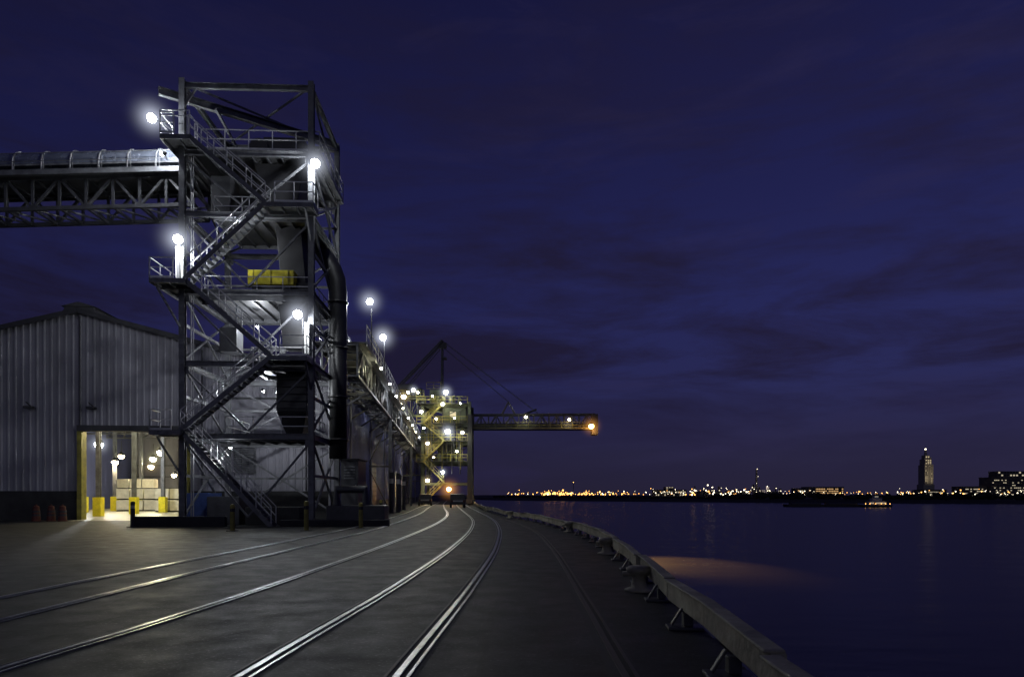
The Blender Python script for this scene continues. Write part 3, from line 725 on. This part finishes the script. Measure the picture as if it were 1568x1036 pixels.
for z in lv[1:]:
    m.rail((x0-0.9,y0-0.8,z+0.3),(x1-0.3,y0-0.8,z+0.3),yel_dim,1.5,w=0.08,toe=False)
m.rail((-8.6,-2.6,18.3),(-3.9,-2.6,18.3),yel_dim,1.3,w=0.08); m.rail((-3.9,-4,17),(3.6,-4,17),None,1.3,w=0.08,toe=False); m.rail((-3.4,-3,19.5),(-1,-3,19.5),None,1.2,w=0.08)
for i,(za,zb2) in enumerate(((0.3,3.7),(3.7,7.2),(7.2,10.6),(10.6,13.5),(13.5,16.8))):
    a,b_=(-3.6,-0.2) if i%2==0 else (-0.2,-3.6)
    m.stair((a,-5.4,za),(b_,-5.4,zb2),0.9,yel_grn,yel_grn)
    m.box(min(b_,b_+math.copysign(1.2,b_+1.9)),max(b_,b_+math.copysign(1.2,b_+1.9)),-5.9,-4.85,zb2-0.08,zb2,yel_grn)
m.obj('yellow_stairs_and_handrails',SL)
for (X_,Y_,Z_,p,k,s,ms) in ((-10.8,111.5,18.45,420,'w',.36,2.4),(-16.1,111.5,18.8,250,'w',.3,1.8),(-17.7,111.5,17.7,300,'y',.38,2.4),(-14.8,111.5,15.25,200,'g',.26,1.5),(-11.3,111.5,16.5,200,'g',.28,1.6),(-10.5,111.5,12.05,320,'w',.4,2.6),(-8.1,111.5,11.85,160,'g',.25,1.4),(-13.8,111.5,10.1,160,'y',.26,1.5),(-11.3,111.5,5.4,200,'w',.26,1.6),(-13.8,111.5,4.05,220,'y',.3,1.8),(-10.3,111.5,2.65,400,'o',.38,3.4),(2.3,114.5,14.75,90,'g',.22,1.2),(9.6,114.5,14.3,90,'y',.22,1.2),(13.3,114.5,13.2,420,'o',.44,3.0),(-15.4,111.5,18.4,0,'y',.2,0),(-17,111.5,18.4,0,'w',.2,0),(-9,111.5,8.8,140,'g',.18,0),(-12.4,111.5,14.1,140,'y',.18,0),(-14.1,111.5,1.4,140,'y',.24,0),(-13,111.5,17.8,0,'w',.16,0),(-18.2,111.5,16.5,0,'y',.2,1.2),(-9.4,111.5,14.2,0,'g',.15,0),(-12.8,111.5,7.8,0,'y',.15,0),(-8.4,111.5,16.6,0,'w',.14,0),(-14.4,111.5,12.6,0,'w',.16,0)):
    lamp(SL,(X_+11,Y_-118,Z_),p*0.8,k,s,(0,-0.5,-0.8),p>0,halo=ms)
sp=bpy.data.lights.new('boom_tip_spot','SPOT'); sp.energy=240000; sp.color=(1.0,0.55,0.17); sp.spot_size=R(30); sp.spot_blend=1.0; sp.shadow_soft_size=0.3
so=bpy.data.objects.new('boom_tip_spot',sp); scene.collection.objects.link(so); so.parent=SL; so.location=(26.3,-3,13)
tgt=Vector((22.5+11,86-118,-7)); so.rotation_euler=(tgt-Vector((26.3,-3,13))).to_track_quat('-Z','Y').to_euler()

# ------------------------------------------------------------------ street-level objects
def pipe_bollard(loc,h,m0,name='safety_bollard',r=0.11):
    m=M([m0]); m.tube([(0,0,0),(0,0,h-0.08),(0,0,h-0.02),(0,0,h)],[r,r,r*0.8,r*0.3],14); m.box(-0.22,0.22,-0.22,0.22,0,0.03,conc_dk)
    m.tube([(0,0,h*0.72),(0,0,h*0.84)],r+0.004,14,white if m0 is steel_dk else black)
    o=m.obj(name,None); o.location=loc
for (x,y,h) in ((-13.1,32,1.25),(-9.7,32.2,1.4),(-7.7,34.8,1.3),(-8.9,41,1.3),(-9.6,50,1.3)): pipe_bollard((x,y,0.004),h,yel_dim)
pipe_bollard((-20,36,0.004),1.35,steel_dk)
for (x,y) in ((-11.2,63.5),(-11.0,66),(-11.7,71),(-12.2,77)): pipe_bollard((x,y,0.004),3.8,steel_dk,'steel_post',0.2)
def drum(loc):
    m=M([orange]); prof=[(0.29,0),(0.29,0.05),(0.25,0.06),(0.25,0.28),(0.235,0.29),(0.23,0.5),(0.215,0.51),(0.21,0.74),(0.19,0.75),(0.18,0.95),(0.08,1.0)]
    m.tube([(0,0,z) for r,z in prof],[r for r,z in prof],16); 
    for z,r in ((0.33,0.236),(0.56,0.222)): m.tube([(0,0,z),(0,0,z+0.12)],[r+0.004,r],16,steel_dk,False)
    m.box(-0.05,0.05,-0.02,0.02,1.0,1.08); o=m.obj('traffic_drum',None); o.location=loc
for (x,y) in ((-30.6,43.9),(-29.7,44.0),(-28.9,43.9)): drum((x,y,0.004))
m=M([steel_dk]); m.box(-0.55,0.55,-0.5,1.8,0.1,3.9); m.box(-0.65,0.65,-0.6,1.9,3.91,4.0,trim); m.box(-0.6,0.6,-.55,1.85,0,0.1,conc_dk)
m.box(-0.45,0.45,-0.53,-0.5,0.3,2.3,trim); 
for k in range(5): m.box(-0.35,0.35,-0.55,-0.531,2.7+k*0.18,2.78+k*0.18,steel)
m.tube([(0.4,-0.45,2.3),(0.4,-0.56,2.3)],0.03,8,railing); o=m.obj('electrical_enclosure',None,bevel=0.02); o.location=(-10.35,44,0)
def pickup(loc,rot):
    e=empty('pickup_truck',loc,rot); m=M([steel_dk])
    prof=[(-2.7,0.45),(-2.7,1.05),(-0.6,1.05),(-0.5,1.75),(0.9,1.8),(1.5,1.15),(2.6,1.0),(2.7,0.45)]
    n=len(prof); vs=[(y_,x_,z) for y_ in (-0.92,0.92) for x_,z in prof]
    m.add(vs,[tuple(range(n)),tuple(range(2*n-1,n-1,-1))]+[(i,i+n,(i+1)%n+n,(i+1)%n) for i in range(n)])
    for s_ in (-1,1):
        m.box(s_*0.925-0.005,s_*0.925+0.005,-0.35,0.85,1.15,1.65,glassd)
        for x_ in (-1.7,1.75): m.tube([(s_*0.78,x_,0.38),(s_*0.98,x_,0.38)],0.38,14,black)
    m.box(-0.8,0.8,-2.73,-2.71,0.8,0.98,white); 
    for s_ in (-0.75,0.75): m.box(s_-0.12,s_+0.12,-2.75,-2.71,0.75,1.0,orange)
    m.obj('body_and_wheels',e,bevel=0.03)
pickup((-7.2,90,0),6); pickup((-13.2,104,0),6)

# ------------------------------------------------------------------ sky
wd=bpy.data.worlds.new('World'); scene.world=wd; wd.use_nodes=True; N=wd.node_tree.nodes; L=wd.node_tree.links
bg=N['Background']; tc=N.new('ShaderNodeTexCoord'); sx=N.new('ShaderNodeSeparateXYZ'); L.new(tc.outputs['Generated'],sx.inputs[0])
r=ramp(sx.outputs['Z'],[(0.0,(0.0175,0.0145,0.034,1)),(0.06,(0.0195,0.0175,0.048,1)),(0.15,(0.0195,0.0205,0.079,1)),(0.26,(0.0170,0.0188,0.085,1)),(0.38,(0.0132,0.0142,0.068,1)),(0.6,(0.0085,0.0088,0.043,1))])
mp=N.new('ShaderNodeMapping'); mp.inputs['Scale'].default_value=(1.3,1.3,7.0); mp.inputs['Location'].default_value=(4.3,0.4,1.2); mp.inputs['Rotation'].default_value=(0,R(5),0); L.new(tc.outputs['Generated'],mp.inputs[0])
def cloud(scale,lo,hi,zs,loc):
    q=N.new('ShaderNodeMapping'); q.inputs['Scale'].default_value=(1.3,1.3,zs); q.inputs['Location'].default_value=loc; q.inputs['Rotation'].default_value=(0,R(5),0); L.new(tc.outputs['Generated'],q.inputs[0])
    c=N.new('ShaderNodeTexNoise'); c.inputs['Scale'].default_value=scale; c.inputs['Detail'].default_value=9; c.inputs['Roughness'].default_value=0.62; c.inputs['Distortion'].default_value=0.4; L.new(q.outputs[0],c.inputs['Vector'])
    return ramp(c.outputs['Fac'],[(lo,(0,0,0,1)),(hi,(1,1,1,1))])
cr=cloud(2.1,0.43,0.62,7.0,(4.3,0.4,1.2)); cr2=cloud(3.2,0.50,0.72,5.0,(1.1,2.7,0.3))
band=ramp(sx.outputs['Z'],[(0.0,(0.0,0.0,0.0,1)),(0.08,(0.55,0.55,0.55,1)),(0.17,(1,1,1,1)),(0.34,(0.85,0.85,0.85,1)),(0.55,(0.45,0.45,0.45,1))])
mm=N.new('ShaderNodeMath'); mm.operation='MULTIPLY'; L.new(cr.outputs[0],mm.inputs[0]); L.new(band.outputs[0],mm.inputs[1])
m3=N.new('ShaderNodeMath'); m3.operation='MULTIPLY'; L.new(cr2.outputs[0],m3.inputs[0]); m3.inputs[1].default_value=0.55
mxa=N.new('ShaderNodeMixRGB'); L.new(m3.outputs[0],mxa.inputs[0]); L.new(r.outputs[0],mxa.inputs[1]); mxa.inputs[2].default_value=(0.0225,0.019,0.060,1)
mx=N.new('ShaderNodeMixRGB'); L.new(mm.outputs[0],mx.inputs[0]); L.new(mxa.outputs[0],mx.inputs[1]); mx.inputs[2].default_value=(0.0132,0.0108,0.033,1)
mr=N.new('ShaderNodeMapRange'); mr.inputs[1].default_value=-0.6; mr.inputs[2].default_value=0.4; mr.inputs[3].default_value=0.74; mr.inputs[4].default_value=1.12; L.new(sx.outputs['X'],mr.inputs[0])
L.new(mx.outputs[0],bg.inputs[0]); L.new(mr.outputs[0],bg.inputs[1])
twilight_fill=bpy.data.lights.new('twilight_fill','SUN'); twilight_fill.energy=0.08; twilight_fill.angle=R(20); twilight_fill.color=(0.8,0.85,1.0)  # added weak fill from behind the camera, lifts steel and facade fronts
so=bpy.data.objects.new('twilight_fill',twilight_fill); scene.collection.objects.link(so); so.rotation_euler=(R(74),0,R(-14))

cam=bpy.data.cameras.new('camera'); co=bpy.data.objects.new('camera',cam); scene.collection.objects.link(co)
co.location=(0,0,1.7); co.rotation_euler=(R(90),0,0); cam.lens=24; cam.sensor_width=36; cam.shift_y=0.1524; cam.clip_end=12000; cam.clip_start=0.1
scene.camera=co
scene.view_settings.view_transform='Standard'; scene.view_settings.look='None'; scene.view_settings.exposure=0
